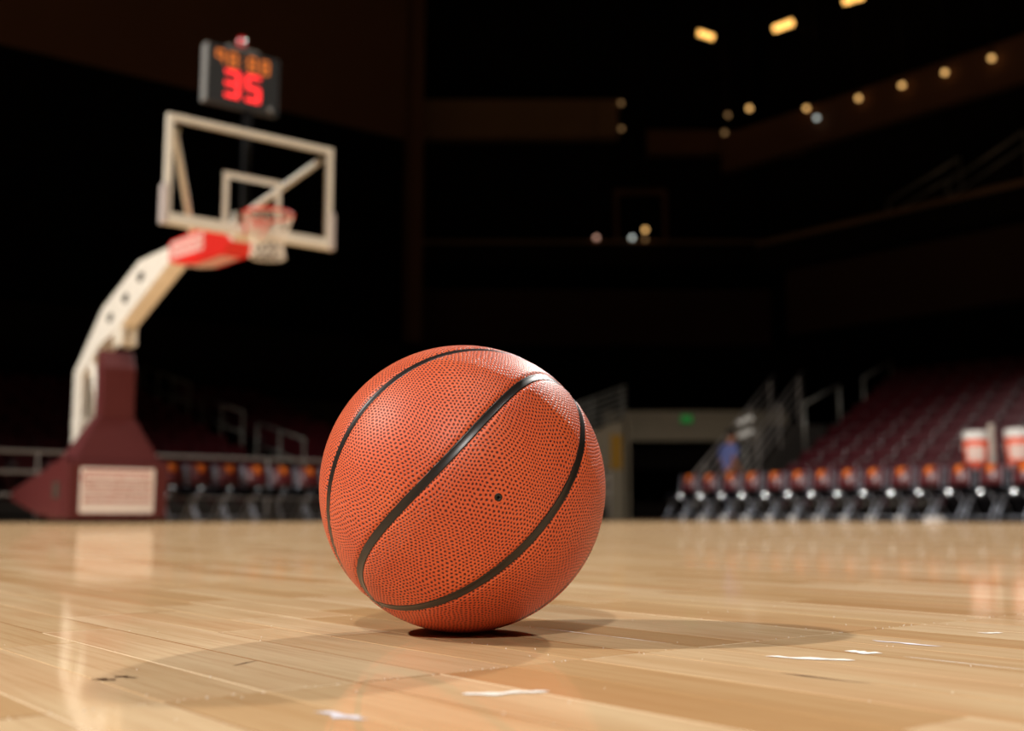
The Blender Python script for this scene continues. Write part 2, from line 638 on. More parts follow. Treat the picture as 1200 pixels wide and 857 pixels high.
flat_patch('paint_scuff', mt['flake'], ((0.640, 0.530), (0.668, 0.476)), 0.016, seed=1)
flat_patch('paint_scuff', mt['flake'], ((0.708, 0.514), (0.716, 0.488)), 0.017, seed=2)
flat_patch('paint_scuff', mt['flake2'], ((0.785, 0.545), (0.790, 0.487)), 0.009, seed=3)
flat_patch('paint_scuff', mt['flake'], ((0.905, 0.525), (0.922, 0.512)), 0.010, seed=4)
flat_patch('paint_scuff', mt['flake'], ((0.420, 0.497), (0.376, 0.520)), 0.018, seed=5)
flat_patch('paint_scuff', mt['flake2'], ((0.286, 0.520), (0.298, 0.486)), 0.012, seed=6)
flat_patch('paint_scuff', mt['flake'], ((0.713, 0.470), (0.713, 0.376)), 0.0022, seed=7)
flat_patch('paint_scuff', mt['flake'], ((0.6450, 0.80), (0.6465, 0.62)), 0.0022, seed=8)
flat_patch('wood_split', mt['crack'], ((0.581, 0.470), (0.586, 0.405)), 0.0030, seed=9)
flat_patch('wood_split', mt['crack'], ((0.331, 0.710), (0.356, 0.726)), 0.0022, seed=10)
flat_patch('wood_knot', mt['crack'], ((0.240, 0.706), (0.248, 0.692)), 0.007, seed=11)
flat_patch('wood_knot', mt['crack'], ((0.254, 0.708), (0.263, 0.694)), 0.007, seed=12)
rng = random.Random(5)
mb = MB()
for i in range(170):
    q = rng.random()
    if q < 0.6:
        x, y = rng.uniform(0.05, 1.2), JOIN + rng.gauss(0, 0.002)
    elif q < 0.85:
        x, y = PHASE + SW * rng.randrange(-4, 14) + rng.gauss(0, 0.001), rng.uniform(0.35, 0.95)
    else:
        x, y = rng.uniform(0.1, 1.0), rng.uniform(0.35, 1.0)
    r = rng.uniform(0.0002, 0.0005)
    bmesh.ops.create_icosphere(mb.bm, subdivisions=1, radius=r, matrix=Matrix.Translation((x, y, r * 0.6)))
tag(mb.build('dust', mt['flake'], floor), kind='stuff')

# painted border of the court along the right-hand chairs
mb = MB().box(10.95, 11.05, -12, 7.0, 0.0002, 0.0012)
o = court(mb, 'trim_1', mt['apron'])

# ------------------------------------------------------------------ basketball
R = BALL.z
Z3 = Vector((0.56279547, 0.57685482, -0.59203021)).normalized()
X1 = Vector((0.48461361, -0.79671616, -0.36109973))
X1 = (X1 - Z3 * X1.dot(Z3)).normalized()
Y2 = Z3.cross(X1)
BALLM = Matrix((X1, Y2, Z3)).transposed()        # ball axes to world
N = 360


def great(fn):
    return [fn(2 * PI * i / N) for i in range(N)]


def loop(sx):
    out = []
    for i in range(N):
        q = 2 * PI * i / N
        cq, sq = math.cos(q), math.sin(q)
        e = 2 / 2.1
        lon = math.radians(78.6) * math.copysign(abs(cq) ** e, cq)
        lat = math.radians(43.8) * math.copysign(abs(sq) ** e, sq)
        out.append(Vector((sx * math.cos(lat) * math.cos(lon), math.cos(lat) * math.sin(lon), math.sin(lat))))
    return out


seams = [great(lambda a: Vector((math.cos(a), math.sin(a), 0))),
         great(lambda a: Vector((0, math.cos(a), math.sin(a)))), loop(1), loop(-1)]
ball = empty('basketball', (BALL.x, BALL.y, 0))
tag(ball, 'orange pebbled leather basketball with black channels resting on the maple court', 'basketball')

HW = 0.0033
bm = bmesh.new()
bmesh.ops.create_icosphere(bm, subdivisions=7, radius=1.0)
from mathutils.kdtree import KDTree
kd = KDTree(4 * N)
dense = []
for s_ in seams:
    dense += s_
for i, p in enumerate(dense):
    kd.insert(BALLM @ p, i)
kd.balance()
for v in bm.verts:
    n_ = v.co.normalized()
    _, idx, dist = kd.find(n_)
    # distance to the polyline, not only to its points
    sd, j = divmod(idx, N)
    cp = BALLM @ seams[sd][j]
    best = dist
    if dist < 0.08:
        for dj in (-1, 1):
            q = BALLM @ seams[sd][(j + dj) % N]
            ab = q - cp
            f = max(0, min(1, (n_ - cp).dot(ab) / max(ab.length_squared, 1e-12)))
            best = min(best, (n_ - cp - ab * f).length)
    d = best * R
    rr = R
    if d < 0.0058:
        f = max(0.0, min(1.0, (0.0058 - d) / 0.0030))
        rr -= 0.0014 * f * f * (3 - 2 * f)
    v.co = n_ * rr
uvl = bm.loops.layers.uv.new('pebbles')
for f in bm.faces:
    f.smooth = True
    c = f.calc_center_median()
    sg = 1 if c.dot(X1) >= 0 else -1
    ax = X1 * sg
    for l in f.loops:
        n_ = l.vert.co.normalized()
        cz = n_.dot(ax)
        k = R * math.sqrt(2 / (1 + cz))
        l[uvl].uv = (n_.dot(Y2) * k + (0.5 if sg > 0 else 3.1), n_.dot(Z3) * k + 0.5)
me = bpy.data.meshes.new('cover')
bm.to_mesh(me)
bm.free()
me.materials.append(mt['leather'])
o = bpy.data.objects.new('cover', me)
COL.objects.link(o)
o.parent = ball
o.location = (0, 0, R)
for s_ in seams:
    mb = MB()
    rows = []
    for i in range(N):
        p = BALLM @ s_[i]
        t = (BALLM @ (s_[(i + 1) % N] - s_[i - 1])).normalized()
        side = p.cross(t).normalized()
        row = []
        for a, dep in ((-1.25, 0.0030), (-1.0, 0.00052), (-0.75, 0.0007), (-0.35, 0.00092), (0.35, 0.00092), (0.75, 0.0007), (1.0, 0.00052), (1.25, 0.0030)):
            wob = 1 + 0.06 * noise.noise(p * 40 + Vector((0, 0, a)))
            q = (p + side * (a * HW * wob / R)).normalized() * (R - dep)
            row.append(mb.bm.verts.new(q))
        rows.append(row)
    for i in range(N):
        A, B = rows[i], rows[(i + 1) % N]
        for j in range(7):
            mb.bm.faces.new((A[j], A[j + 1], B[j + 1], B[j]))
    mb.build('channel', mt['rubber'], ball, True, loc=(0, 0, R))
qv = VALVE.to_track_quat('Z', 'Y').to_matrix().to_4x4()
mb = MB().lathe([(0.0031, -0.0012), (0.0031, 0.0002), (0.0027, 0.0005), (0.0015, 0.00045), (0.0012, 0.0001), (0.0, 0.00008)], 20)
mb.bm.transform(Matrix.Translation(VALVE * R) @ qv)
vv = mb.build('valve', mt['rubber'], ball, True, loc=(0, 0, R))
mb = MB().lathe([(0.0011, 0.0001), (0.0010, 0.00022), (0.0, 0.00022)], 14)
mb.bm.transform(Matrix.Translation(VALVE * R) @ qv)
mb.build('valve_hole', mt['hub'], vv, True)

# ------------------------------------------------------------------ basketball goal (one portable unit)
goal = empty('basketball_goal', W(0, 3.6, 0), YAW)
tag(goal, 'portable basketball goal with glass backboard, white arm and maroon padded base', 'basketball hoop')
GOFF = Vector((0, -3.6, 0))


def gpart(mb, name, m, parent=None, smooth=False, **kw):
    """part of the goal, modelled in (s, t, z) with the board centre above (0, 0)"""
    if parent is None:
        return mb.build(name, m, goal, smooth, loc=GOFF, **kw)
    return mb.build(name, m, parent, smooth, **kw)


ZB, ZT, HWB = 2.925, 4.0, 0.915
gpart(MB().box(-0.90, 0.90, -0.006, 0.006, ZB + 0.03, ZT - 0.03), 'backboard_glass', mt['glass'])
fr = MB()
fw = 0.062
fr.box(-HWB, HWB, -0.03, 0.035, ZT - fw, ZT, 0.008)
fr.box(-HWB, HWB, -0.03, 0.035, ZB, ZB + fw + 0.02, 0.008)
fr.box(-HWB, -HWB + fw, -0.03, 0.035, ZB + fw, ZT - fw, 0.008)
fr.box(HWB - fw, HWB, -0.03, 0.035, ZB + fw, ZT - fw, 0.008)
gpart(fr, 'backboard_frame', mt['frame'])
sq = MB()
for a in ((-0.32, 0.32, 3.465, 3.525), (-0.32, -0.26, 3.0, 3.465), (0.26, 0.32, 3.0, 3.465)):
    sq.box(a[0], a[1], -0.012, -0.0065, a[2], a[3])
gpart(sq, 'target_square', mt['tape'])
for sx in (-1, 1):
    x0, x1 = sorted((sx * (HWB - 0.03), sx * (HWB + 0.03)))
    gpart(MB().box(x0, x1, -0.05, 0.055, ZB - 0.035, ZB + 0.36, 0.015), 'edge_pad', mt['edgepad'])
gpart(MB().box(-0.88, 0.88, -0.045, 0.05, ZB - 0.03, ZB + 0.012, 0.012), 'bottom_pad', mt['frame'])
# rim, hooks, bracket and net
RC = Vector((0, -0.385, 3.05))
rr_ = 0.2375
rim = MB()
rim.tube([RC + Vector((math.cos(q) * rr_, math.sin(q) * rr_, 0)) for q in [2 * PI * i / 40 for i in range(40)]], 0.0145, 10, closed=True)
rim.box(-0.10, 0.10, -0.15, -0.012, 2.975, 3.065, 0.006)
rim.box(-0.085, 0.085, -0.17, -0.09, 3.02, 3.045, 0.004)
rimo = gpart(rim, 'rim', mt['rim'], smooth=False)
smooth_by_angle(rimo)
for i in range(12):
    q = 2 * PI * (i + 0.5) / 12
    c = RC + Vector((math.cos(q) * rr_, math.sin(q) * rr_, -0.016))
    gpart(MB().tube([c + Vector((0, 0, 0.01)), c + Vector((math.cos(q) * 0.012, math.sin(q) * 0.012, -0.01)), c + Vector((0, 0, -0.016))], 0.0045, 6), 'net_hook', mt['rim'], rimo)
for sx in (-1, 1):
    gpart(MB().tube([(sx * 0.09, -0.03, 2.90), (sx * 0.12, -0.20, 3.03)], 0.011, 8), 'rim_brace', mt['rim'], rimo)
nb = MB()
levels = [(0.236, 3.03), (0.212, 2.955), (0.186, 2.88), (0.166, 2.81), (0.156, 2.745), (0.158, 2.68), (0.172, 2.615)]
for i in range(12):
    for dirn in (-1, 1):
        pts = []
        for j, (r, z) in enumerate(levels):
            q = 2 * PI * (i + 0.5 + dirn * 0.5 * j) / 12
            pts.append(RC + Vector((math.cos(q) * r, math.sin(q) * r, z - 3.05)))
        nb.tube(pts, 0.0048, 5)
for r, z in (levels[0], levels[-1]):
    nb.tube([RC + Vector((math.cos(2 * PI * k / 36) * r, math.sin(2 * PI * k / 36) * r, z - 3.05)) for k in range(36)], 0.006, 5, closed=True)
gpart(nb, 'net', mt['net'])

# boom: a deep white box beam with three round openings in each cheek
side = [(5.05, 2.00), (4.04, 2.73), (2.81, 3.13), (1.70, 3.13), (1.70, 2.99), (1.93, 2.92), (3.50, 2.37), (4.05, 2.26), (4.55, 2.00), (4.95, 1.86)]
boom = gpart(MB().prism(side, 'x', -0.11, 0.11, 0.012), 'boom', mt['white'])
boom.data.materials.append(mt['hole'])
cut = MB()
for (t, z) in ((2.74, 2.92), (3.23, 2.735), (3.74, 2.56)):
    for sx in (-1, 1):
        m4 = Matrix.Translation((sx * 0.12, t, z)) @ Matrix.Rotation(PI / 2, 4, 'Y') @ Matrix.Diagonal((0.75, 1.25, 1, 1))
        bmesh.ops.create_cone(cut.bm, cap_ends=True, segments=20, radius1=0.085, radius2=0.085, depth=0.12, matrix=m4)
cut_o = cut.build('cutter', mt['hole'], goal, loc=GOFF)
bo = boom.modifiers.new('holes', 'BOOLEAN')
bo.object = cut_o
bo.operation = 'DIFFERENCE'
bo.solver = 'EXACT'
bo.material_mode = 'TRANSFER'
dg = bpy.context.evaluated_depsgraph_get()
newme = bpy.data.meshes.new_from_object(boom.evaluated_get(dg))
boom.modifiers.clear()
boom.data = newme
bpy.data.objects.remove(cut_o)
# the head of the boom and its red sleeve
head = gpart(MB().prism([(1.72, 3.11), (1.10, 3.11), (0.42, 3.00), (0.06, 3.06), (0.06, 2.90), (0.42, 2.86), (1.72, 2.99)], 'x', -0.10, 0.10, 0.01), 'boom_head', mt['white'])
slv = gpart(MB().prism([(1.78, 3.155), (1.06, 3.155), (0.46, 3.06), (0.20, 2.87), (0.30, 2.77), (1.10, 2.79), (1.60, 2.875), (1.78, 2.93)], 'x', -0.15, 0.15, 0.014), 'red_sleeve', mt['red'])
rng = random.Random(11)


def letters(t0, t1, zc, h, slope, n, sx):
    """a row of worn block letters too blurred to read, raised on a cheek of the sleeve"""
    mb = MB()
    wd = (t1 - t0) / n
    for i in range(n):
        tc = t0 + wd * (i + 0.5)
        z = zc + slope * (tc - (t0 + t1) / 2)
        for q in range(3):
            zz = z - h / 2 + h * q / 2
            mb.box(sx * 0.1495, sx * 0.153, tc - wd * 0.40, tc + wd * 0.40, zz - h * 0.13, zz + h * 0.13)
        mb.box(sx * 0.1495, sx * 0.153, tc - wd * 0.40, tc - wd * 0.14, z - h / 2, z + h / 2)
        if i % 2:
            mb.box(sx * 0.1495, sx * 0.153, tc + wd * 0.14, tc + wd * 0.40, z - h / 2, z + h / 2)
    return mb


for sx in (-1, 1):
    gpart(letters(0.82, 1.72, 3.02, 0.15, 0.05, 8, sx), 'sleeve_lettering', mt['lettering'], slv)
mb = MB()
for i in range(9):
    t = 0.52 + i * 0.115
    z = 2.77 + 0.025 * (t - 0.30) + max(0, t - 1.10) * 0.145
    for x in (-0.075, 0.0, 0.075):
        mb.box(x - 0.025, x + 0.025, t - 0.04, t + 0.045, z - 0.004, z + 0.004)
    mb.box(-0.10, 0.10, t - 0.045, t - 0.012, z - 0.004, z + 0.004)
gpart(mb, 'sleeve_lettering', mt['lettering'], slv)
# braces from the boom head up to the board's top corners, mounting plate, bracket
for sx in (-1, 1):
    gpart(MB().tube([(sx * 0.10, 1.25, 3.13), (sx * 0.80, 0.10, 3.86), (sx * 0.80, 0.03, 3.86)], 0.034, 10), 'brace', mt['white'])
gpart(MB().box(-0.17, 0.17, 0.0, 0.08, 2.86, 3.14, 0.01), 'mounting_plate', mt['white'])
# mast: two legs rising from the base, a tie and the joint under the boom
for sx in (-1, 1):
    gpart(MB().prism([(4.70, 0.55), (4.98, 0.55), (5.00, 1.98), (4.72, 1.98)], 'x', sx * 0.085 - 0.04, sx * 0.085 + 0.04, 0.01), 'mast_post', mt['white'])
    gpart(MB().tube([(sx * 0.06, 4.45, 2.08), (sx * 0.06, 4.20, 1.62), (sx * 0.06, 4.12, 1.2), (sx * 0.06, 4.3, 0.55)], 0.05, 10), 'lift_strut', mt['white'])
gpart(MB().box(-0.13, 0.13, 4.69, 4.99, 1.25, 1.36, 0.01), 'mast_tie', mt['white'])
for sx in (-1, 1):
    gpart(MB().box(sx * 0.07 - 0.03, sx * 0.07 + 0.03, 3.34, 3.62, 2.17, 2.45, 0.02), 'link_bracket', mt['frame'])
gpart(MB().tube([(-0.12, 3.5, 2.26), (0.12, 3.5, 2.26)], 0.045, 12), 'pivot_pin', mt['frame'])
# padded base: front box, side wings that taper back, sloping shoulder, column
gpart(MB().box(-0.60, 0.62, 3.50, 4.30, 0.045, 0.74, 0.03), 'base_pad', mt['pad'])
bp_ = [o for o in goal.children if o.name.startswith('base_pad')][0]
for sx in (-1, 1):
    o = gpart(MB().prism([(3.62, 0.06), (3.62, 0.80), (5.85, 0.42), (5.85, 0.30), (4.6, 0.10)], 'x', *sorted((sx * 0.46, sx * 0.615)), 0.02), 'side_wing', mt['pad'])
    gpart(MB().box(*sorted((sx * 0.612, sx * 0.622)), 3.78, 4.02, 0.30, 0.50, 0.004), 'hand_slot', mt['hole'], o)
gpart(MB().box(-0.44, 0.44, 4.25, 5.75, 0.16, 0.60, 0.02), 'ballast_box', mt['black'])
for sx in (-1, 1):
    for t in (3.95, 5.3):
        mb = MB()
        bmesh.ops.create_cone(mb.bm, cap_ends=True, segments=20, radius1=0.085, radius2=0.085, depth=0.05, matrix=Matrix.Translation((sx * 0.36, t, 0.085)) @ Matrix.Rotation(PI / 2, 4, 'Y'))
        gpart(mb, 'wheel', mt['black'])
mb = MB()
lo = [mb.bm.verts.new(p) for p in ((-0.53, 3.53, 0.73), (0.56, 3.53, 0.73), (0.56, 4.25, 0.73), (-0.53, 4.25, 0.73))]
hi = [mb.bm.verts.new(p) for p in ((-0.21, 3.64, 1.33), (0.21, 3.64, 1.33), (0.21, 3.90, 1.33), (-0.21, 3.90, 1.33))]
mb.bm.faces.new(lo[::-1])
mb.bm.faces.new(hi)
for i in range(4):
    j = (i + 1) % 4
    mb.bm.faces.new((lo[i], lo[j], hi[j], hi[i]))
bmesh.ops.bevel(mb.bm, geom=mb.bm.edges[:], offset=0.02, segments=2, affect='EDGES')
gpart(mb, 'shoulder_pad', mt['pad'])
gpart(MB().prism([(3.62, 1.31), (3.88, 1.31), (3.88, 2.15), (3.74, 2.15), (3.62, 1.92)], 'x', -0.205, 0.205, 0.02), 'column_pad', mt['pad'])
# printed panel on the front of the base
sg = gpart(MB().box(-0.46, 0.45, 3.492, 3.505, 0.125, 0.665, 0.004), 'sign_panel', mt['sign'])
mb = MB()
mb.box(-0.42, 0.40, 3.488, 3.4925, 0.60, 0.635)
mb.box(-0.445, -0.425, 3.488, 3.4925, 0.50, 0.60)
for row, z in enumerate((0.535, 0.445, 0.355, 0.265)):
    x = -0.425
    while x < 0.41:
        L = rng.uniform(0.02, 0.06)
        mb.box(x, min(0.42, x + L), 3.488, 3.4925, z - 0.014, z + 0.014 + rng.uniform(0, 0.012))
        x += L + 0.012
gpart(mb, 'sign_print', mt['signprint'], sg)
mb = MB()
for z in (0.49, 0.40, 0.31, 0.215):
    x = -0.425
    while x < 0.41:
        L = rng.uniform(0.03, 0.09)
        mb.box(x, min(0.42, x + L), 3.488, 3.4925, z - 0.010, z + 0.010)
        x += L + 0.012
gpart(mb, 'sign_print', mt['signprint2'], sg)
# shot clock on a pole behind the board
gpart(MB().box(-0.02, 0.06, 0.16, 0.235, 2.95, 4.30, 0.006), 'clock_pole', mt['black'])
ck = gpart(MB().box(-0.47, 0.32, 0.13, 0.24, 4.275, 4.895, 0.012), 'shot_clock', mt['case'])
gpart(MB().box(-0.485, -0.468, 0.125, 0.245, 4.28, 4.89, 0.003), 'case_end', mt['caseside'], ck)
gpart(MB().box(0.318, 0.333, 0.125, 0.245, 4.28, 4.89, 0.003), 'case_end', mt['case'], ck)
gpart(MB().box(-0.25, 0.10, 0.14, 0.24, 4.89, 4.93, 0.01), 'beacon_base', mt['caseside'], ck)
gpart(MB().lathe([(0.045, 4.93), (0.048, 4.98), (0.042, 5.04), (0.025, 5.065), (0.0, 5.07)], 20, (-0.08, 0.19, 0)), 'beacon', mt['beacon'], ck, True)
mb = MB()
bmesh.ops.create_uvsphere(mb.bm, u_segments=14, v_segments=8, radius=0.028, matrix=Matrix.Translation((0.23, 0.125, 4.32)))
gpart(mb, 'corner_lens', mt['caseside'], ck, True)
SEG = {'a': ((0, 1), (1, 1)), 'b': ((1, 1), (1, .5)), 'c': ((1, .5), (1, 0)), 'd': ((0, 0), (1, 0)), 'e': ((0, .5), (0, 0)), 'f': ((0, 1), (0, .5)), 'g': ((0, .5), (1, .5))}
DIG = {'3': 'abcdg', '5': 'acdfg', '9': 'abfgc', '8': 'abcdefg'}


def digit(ch, sc, zc, wd, h, th, m):
    mb = MB()
    for sname in DIG[ch]:
        (x0, y0), (x1, y1) = SEG[sname]
        xa, xb = sorted((sc + (x0 - .5) * wd, sc + (x1 - .5) * wd))
        za, zb = sorted((zc + (y0 - .5) * h, zc + (y1 - .5) * h))
        if abs(xb - xa) < 1e-6:
            mb.box(xa - th / 2, xb + th / 2, 0.122, 0.1295, za + th * .55, zb - th * .55)
        else:
            mb.box(xa - th * .3, xb + th * .3, 0.122, 0.1295, za - th / 2, zb + th / 2)
    gpart(mb, 'digit', m, ck)


for ch, sc in zip('9888', (-0.335, -0.195, 0.02, 0.165)):
    digit(ch, sc, 4.765, 0.072, 0.135, 0.02, mt['amber'])
mb = MB()
for dz in (-0.03, 0.03):
    mb.box(-0.098, -0.082, 0.122, 0.1295, 4.765 + dz - 0.008, 4.765 + dz + 0.008)
gpart(mb, 'colon', mt['amber'], ck)
for ch, sc in zip('35', (-0.195, 0.035)):
    digit(ch, sc, 4.505, 0.135, 0.25, 0.042, mt['redled'])

# ------------------------------------------------------------------ courtside chairs


def make_chair():
    root = empty('courtside_chair', (0, 0, 0))
    # local: faces -y, base at the origin
    def curved(x0, x1, z0, z1, y0, bow, th, nx=8, nz=6, lean=0.05, inset=0.0):
        mb = MB()
        F_, Bk = [], []
        for j in range(nz + 1):
            fz = j / nz
            for i in range(nx + 1):
                fx = i / nx * 2 - 1
                x = x0 + (x1 - x0) * (i / nx)
                z = z0 + (z1 - z0) * fz
                edge = max(abs(fx) ** 6, abs(fz * 2 - 1) ** 6)
                y = y0 + lean * (z - 0.5) / 0.4 + bow * fx * fx + 0.06 * max(0, (z - 0.55) / 0.325) ** 2
                F_.append(mb.bm.verts.new((x, y - th * (1 - 0.8 * edge) + inset, z)))
                Bk.append(mb.bm.verts.new((x, y, z)))
        def idx(i, j): return j * (nx + 1) + i
        for j in range(nz):
            for i in range(nx):
                mb.bm.faces.new((F_[idx(i, j)], F_[idx(i + 1, j)], F_[idx(i + 1, j + 1)], F_[idx(i, j + 1)]))
                mb.bm.faces.new((Bk[idx(i, j)], Bk[idx(i, j + 1)], Bk[idx(i + 1, j + 1)], Bk[idx(i + 1, j)]))
        rim_ = [(i, 0) for i in range(nx)] + [(nx, j) for j in range(nz)] + [(i, nz) for i in range(nx, 0, -1)] + [(0, j) for j in range(nz, 0, -1)]
        for a, b_ in zip(rim_, rim_[1:] + rim_[:1]):
            mb.bm.faces.new((F_[idx(*a)], Bk[idx(*a)], Bk[idx(*b_)], F_[idx(*b_)]))
        return mb
    back = curved(-0.20, 0.20, 0.55, 0.875, 0.19, 0.05, 0.05).build('backrest', mt['chairback'], root, True)
    curved(-0.075, 0.075, 0.72, 0.868, 0.19, 0.007, 0.05, 6, 5, inset=-0.006).build('emblem', mt['emblem'], back, True)
    st = MB()
    bmesh.ops.create_uvsphere(st.bm, u_segments=28, v_segments=16, radius=1.0)
    sp = lambda v, e: math.copysign(abs(v) ** e, v)
    for v in st.bm.verts:
        v.co = Vector((0.205 * sp(v.co.x, 0.5), 0.0 + 0.175 * sp(v.co.y, 0.5), 0.445 + 0.055 * sp(v.co.z, 0.7)))
    st.build('seat', mt['chairseat'], root, True)
    # added glossy panel, curved and tilted to throw lamp highlights from the seat front
    mb = MB()
    nh, nv = 14, 8
    grid = []
    for j in range(nv + 1):
        row = []
        for i in range(nh + 1):
            a, e = math.radians(-26 + 52 * i / nh), math.radians(7 + 19 * j / nv)
            row.append(mb.bm.verts.new((0.445 * math.sin(a), -0.25 + 0.445 * (1 - math.cos(a)) + 0.44 * (1 - math.cos(e)), 0.375 + 0.44 * (math.sin(e) - math.sin(math.radians(7))))))
        grid.append(row)
    for j in range(nv):
        for i in range(nh):
            mb.bm.faces.new((grid[j][i], grid[j][i + 1], grid[j + 1][i + 1], grid[j + 1][i]))
    r_ = bmesh.ops.extrude_face_region(mb.bm, geom=mb.bm.faces[:])
    for v in [g_ for g_ in r_['geom'] if isinstance(g_, bmesh.types.BMVert)]:
        v.co.y += 0.04
    fo = mb.build('seat_glint_panel', mt['glint_panel'], root)
    smooth_by_angle(fo, 40)
    for sx in (-1, 1):
        x = sx * 0.208
        MB().tube([(x, 0.275, 0.86), (x, 0.215, 0.50), (x, -0.02, 0.30), (x, -0.24, 0.0)], 0.013, 8).build('leg', mt['chrome'], root, True)
        x = sx * 0.19
        MB().tube([(x, -0.14, 0.43), (x, 0.08, 0.2), (x, 0.24, 0.0)], 0.013, 8).build('leg', mt['chrome'], root, True)
    MB().tube([(-0.208, -0.19, 0.07), (0.208, -0.19, 0.07)], 0.009, 6).build('stretcher', mt['chrome'], root, True)
    return root


proto = make_chair()
first = True
mt['glint_panel'].node_tree.nodes['Principled BSDF'].inputs['Coat Weight'].default_value = 0.5
mt['glint_panel'].node_tree.nodes['Principled BSDF'].inputs['Coat Roughness'].default_value = 0.12
rch_t = [4.82 - i * 0.515 for i in range(16)]
for i, t in enumerate(rch_t):
    o = proto if first else copy_tree(proto)
    first = False
    o.location = W(11.3 + 0.1 * random.uniform(-.2, .2), t)
    o.rotation_euler = (0, 0, YAW - PI / 2)
    if 1 <= i <= 10:
        for sx in (-1, 1):
            MB().lathe([(0.022, 0.0), (0.03, 0.01), (0.03, 0.075), (0.02, 0.09)], 12, (sx * 0.208, -0.235, 0)).build('white_foot_cap', mt['cooler_white'], o, True)
    tag(o, 'maroon-backed black courtside chair, %s from the left end of the right-hand row' % ORD[i], 'chair', 'courtside chairs along the right sideline')
lch_s = [1.78 + i * 0.462 for i in range(7)]
for i, s in enumerate(lch_s):
    o = copy_tree(proto)
    o.location = W(s, 6.0 + 0.1 * random.uniform(-.2, .2))
    o.rotation_euler = (0, 0, YAW)
    tag(o, 'maroon-backed courtside chair behind the goal, %s to the right of the padded base' % ORD[i], 'chair', 'courtside chairs behind the baseline')

# ------------------------------------------------------------------ stands: terraces and tip-up seats
RS0, RROW, RRISE, RZ0 = 12.95, 0.85, 0.30, 0.25
LT0, LROW, LRISE, LZ0 = 8.4, 0.85, 0.25, 0.30
for r in range(12):
    s = RS0 - 0.35 + r * RROW
    tedge = 4.6 + (s - 12.8) * 0.34
    z = RZ0 + r * RRISE
    court(MB().box(s, s + RROW + (0.0 if r < 11 else 3), -9.0, tedge, -0.01, z), 'terrace_step', mt['concrete'])
for r in range(13):
    t = LT0 - 0.35 + r * LROW
    z = LZ0 + r * LRISE
    court(MB().box(-14, 12.4, t, t + LROW + (0 if r < 12 else 2), -0.01, z), 'terrace_step', mt['concrete'])


def make_seat():
    mb = MB()
    # faces -y; back shell, tipped-up pan, two side arms
    mb.prism([(0.02, 0.36), (0.05, 0.34), (0.17, 0.80), (0.155, 0.84), (0.12, 0.82)], 'x', -0.225, 0.225, 0.012)
    mb.prism([(-0.06, 0.42), (0.03, 0.36), (0.06, 0.42), (0.02, 0.68), (-0.03, 0.70)], 'x', -0.205, 0.205, 0.012)
    for x in (-0.245, 0.245):
        mb.box(x - 0.015, x + 0.015, -0.02, 0.06, 0.0, 0.57)
    n0 = len(mb.bm.faces)
    for x in (-0.245, 0.245):
        mb.box(x - 0.022, x + 0.022, -0.20, 0.12, 0.55, 0.60, 0.012)
    mb.bm.faces.ensure_lookup_table()
    for f in mb.bm.faces[n0:]:
        f.material_index = 1
    return mb.build('stadium_seat', mt['seat'], mats=[mt['seat'], mt['armrest']])


seat0 = make_seat()
first = True


def seat(loc, rz, label, group):
    global first
    o = seat0 if first else seat0.copy()
    if not first:
        COL.objects.link(o)
    first = False
    o.location = loc
    o.rotation_euler = (0, 0, rz)
    tag(o, label, 'stadium seat', group)


for r in range(10):
    s = RS0 + r * RROW
    tedge = 3.45 + (s - 12.8) * 0.34
    for k in range(15):
        seat(W(s + 0.1, tedge - 0.56 * k, RZ0 + r * RRISE), YAW - PI / 2,
             'maroon seat in the right stand, %s row up, %s from the aisle' % (ORD[r], ORD[k]), 'seats of the right-hand stand')
for r in range(9):
    t = LT0 + r * LROW
    for k in range(16):
        s = 4.25 - 0.56 * k if k < 12 else 5.75 + 0.56 * (k - 12)
        lab = ('maroon seat behind the goal, %s row up, %s left of the stair' % (ORD[r], ORD[k])) if k < 12 else ('maroon seat behind the goal, %s row up, %s right of the stair' % (ORD[r], ORD[k - 12]))
        seat(W(s, t + 0.1, LZ0 + r * LRISE), YAW, lab, 'seats of the stand behind the goal')

# ------------------------------------------------------------------ rails


def rail(name, base, rot, bars, posts, r, m, label, cat='railing', group=None, mid=None):
    """bars: polylines in local (x, y, z); posts: (x, y, z0, z1)"""
    root = empty(name, base, rot)
    for p in bars:
        MB().tube(p, r, 8).build('bar', m, root, True)
    for x, y, z0, z1 in posts:
        MB().tube([(x, y, z0), (x, y, z1)], r * 0.9, 8).build('post', m, root, True)
    tag(root, label, cat, group)
    return root


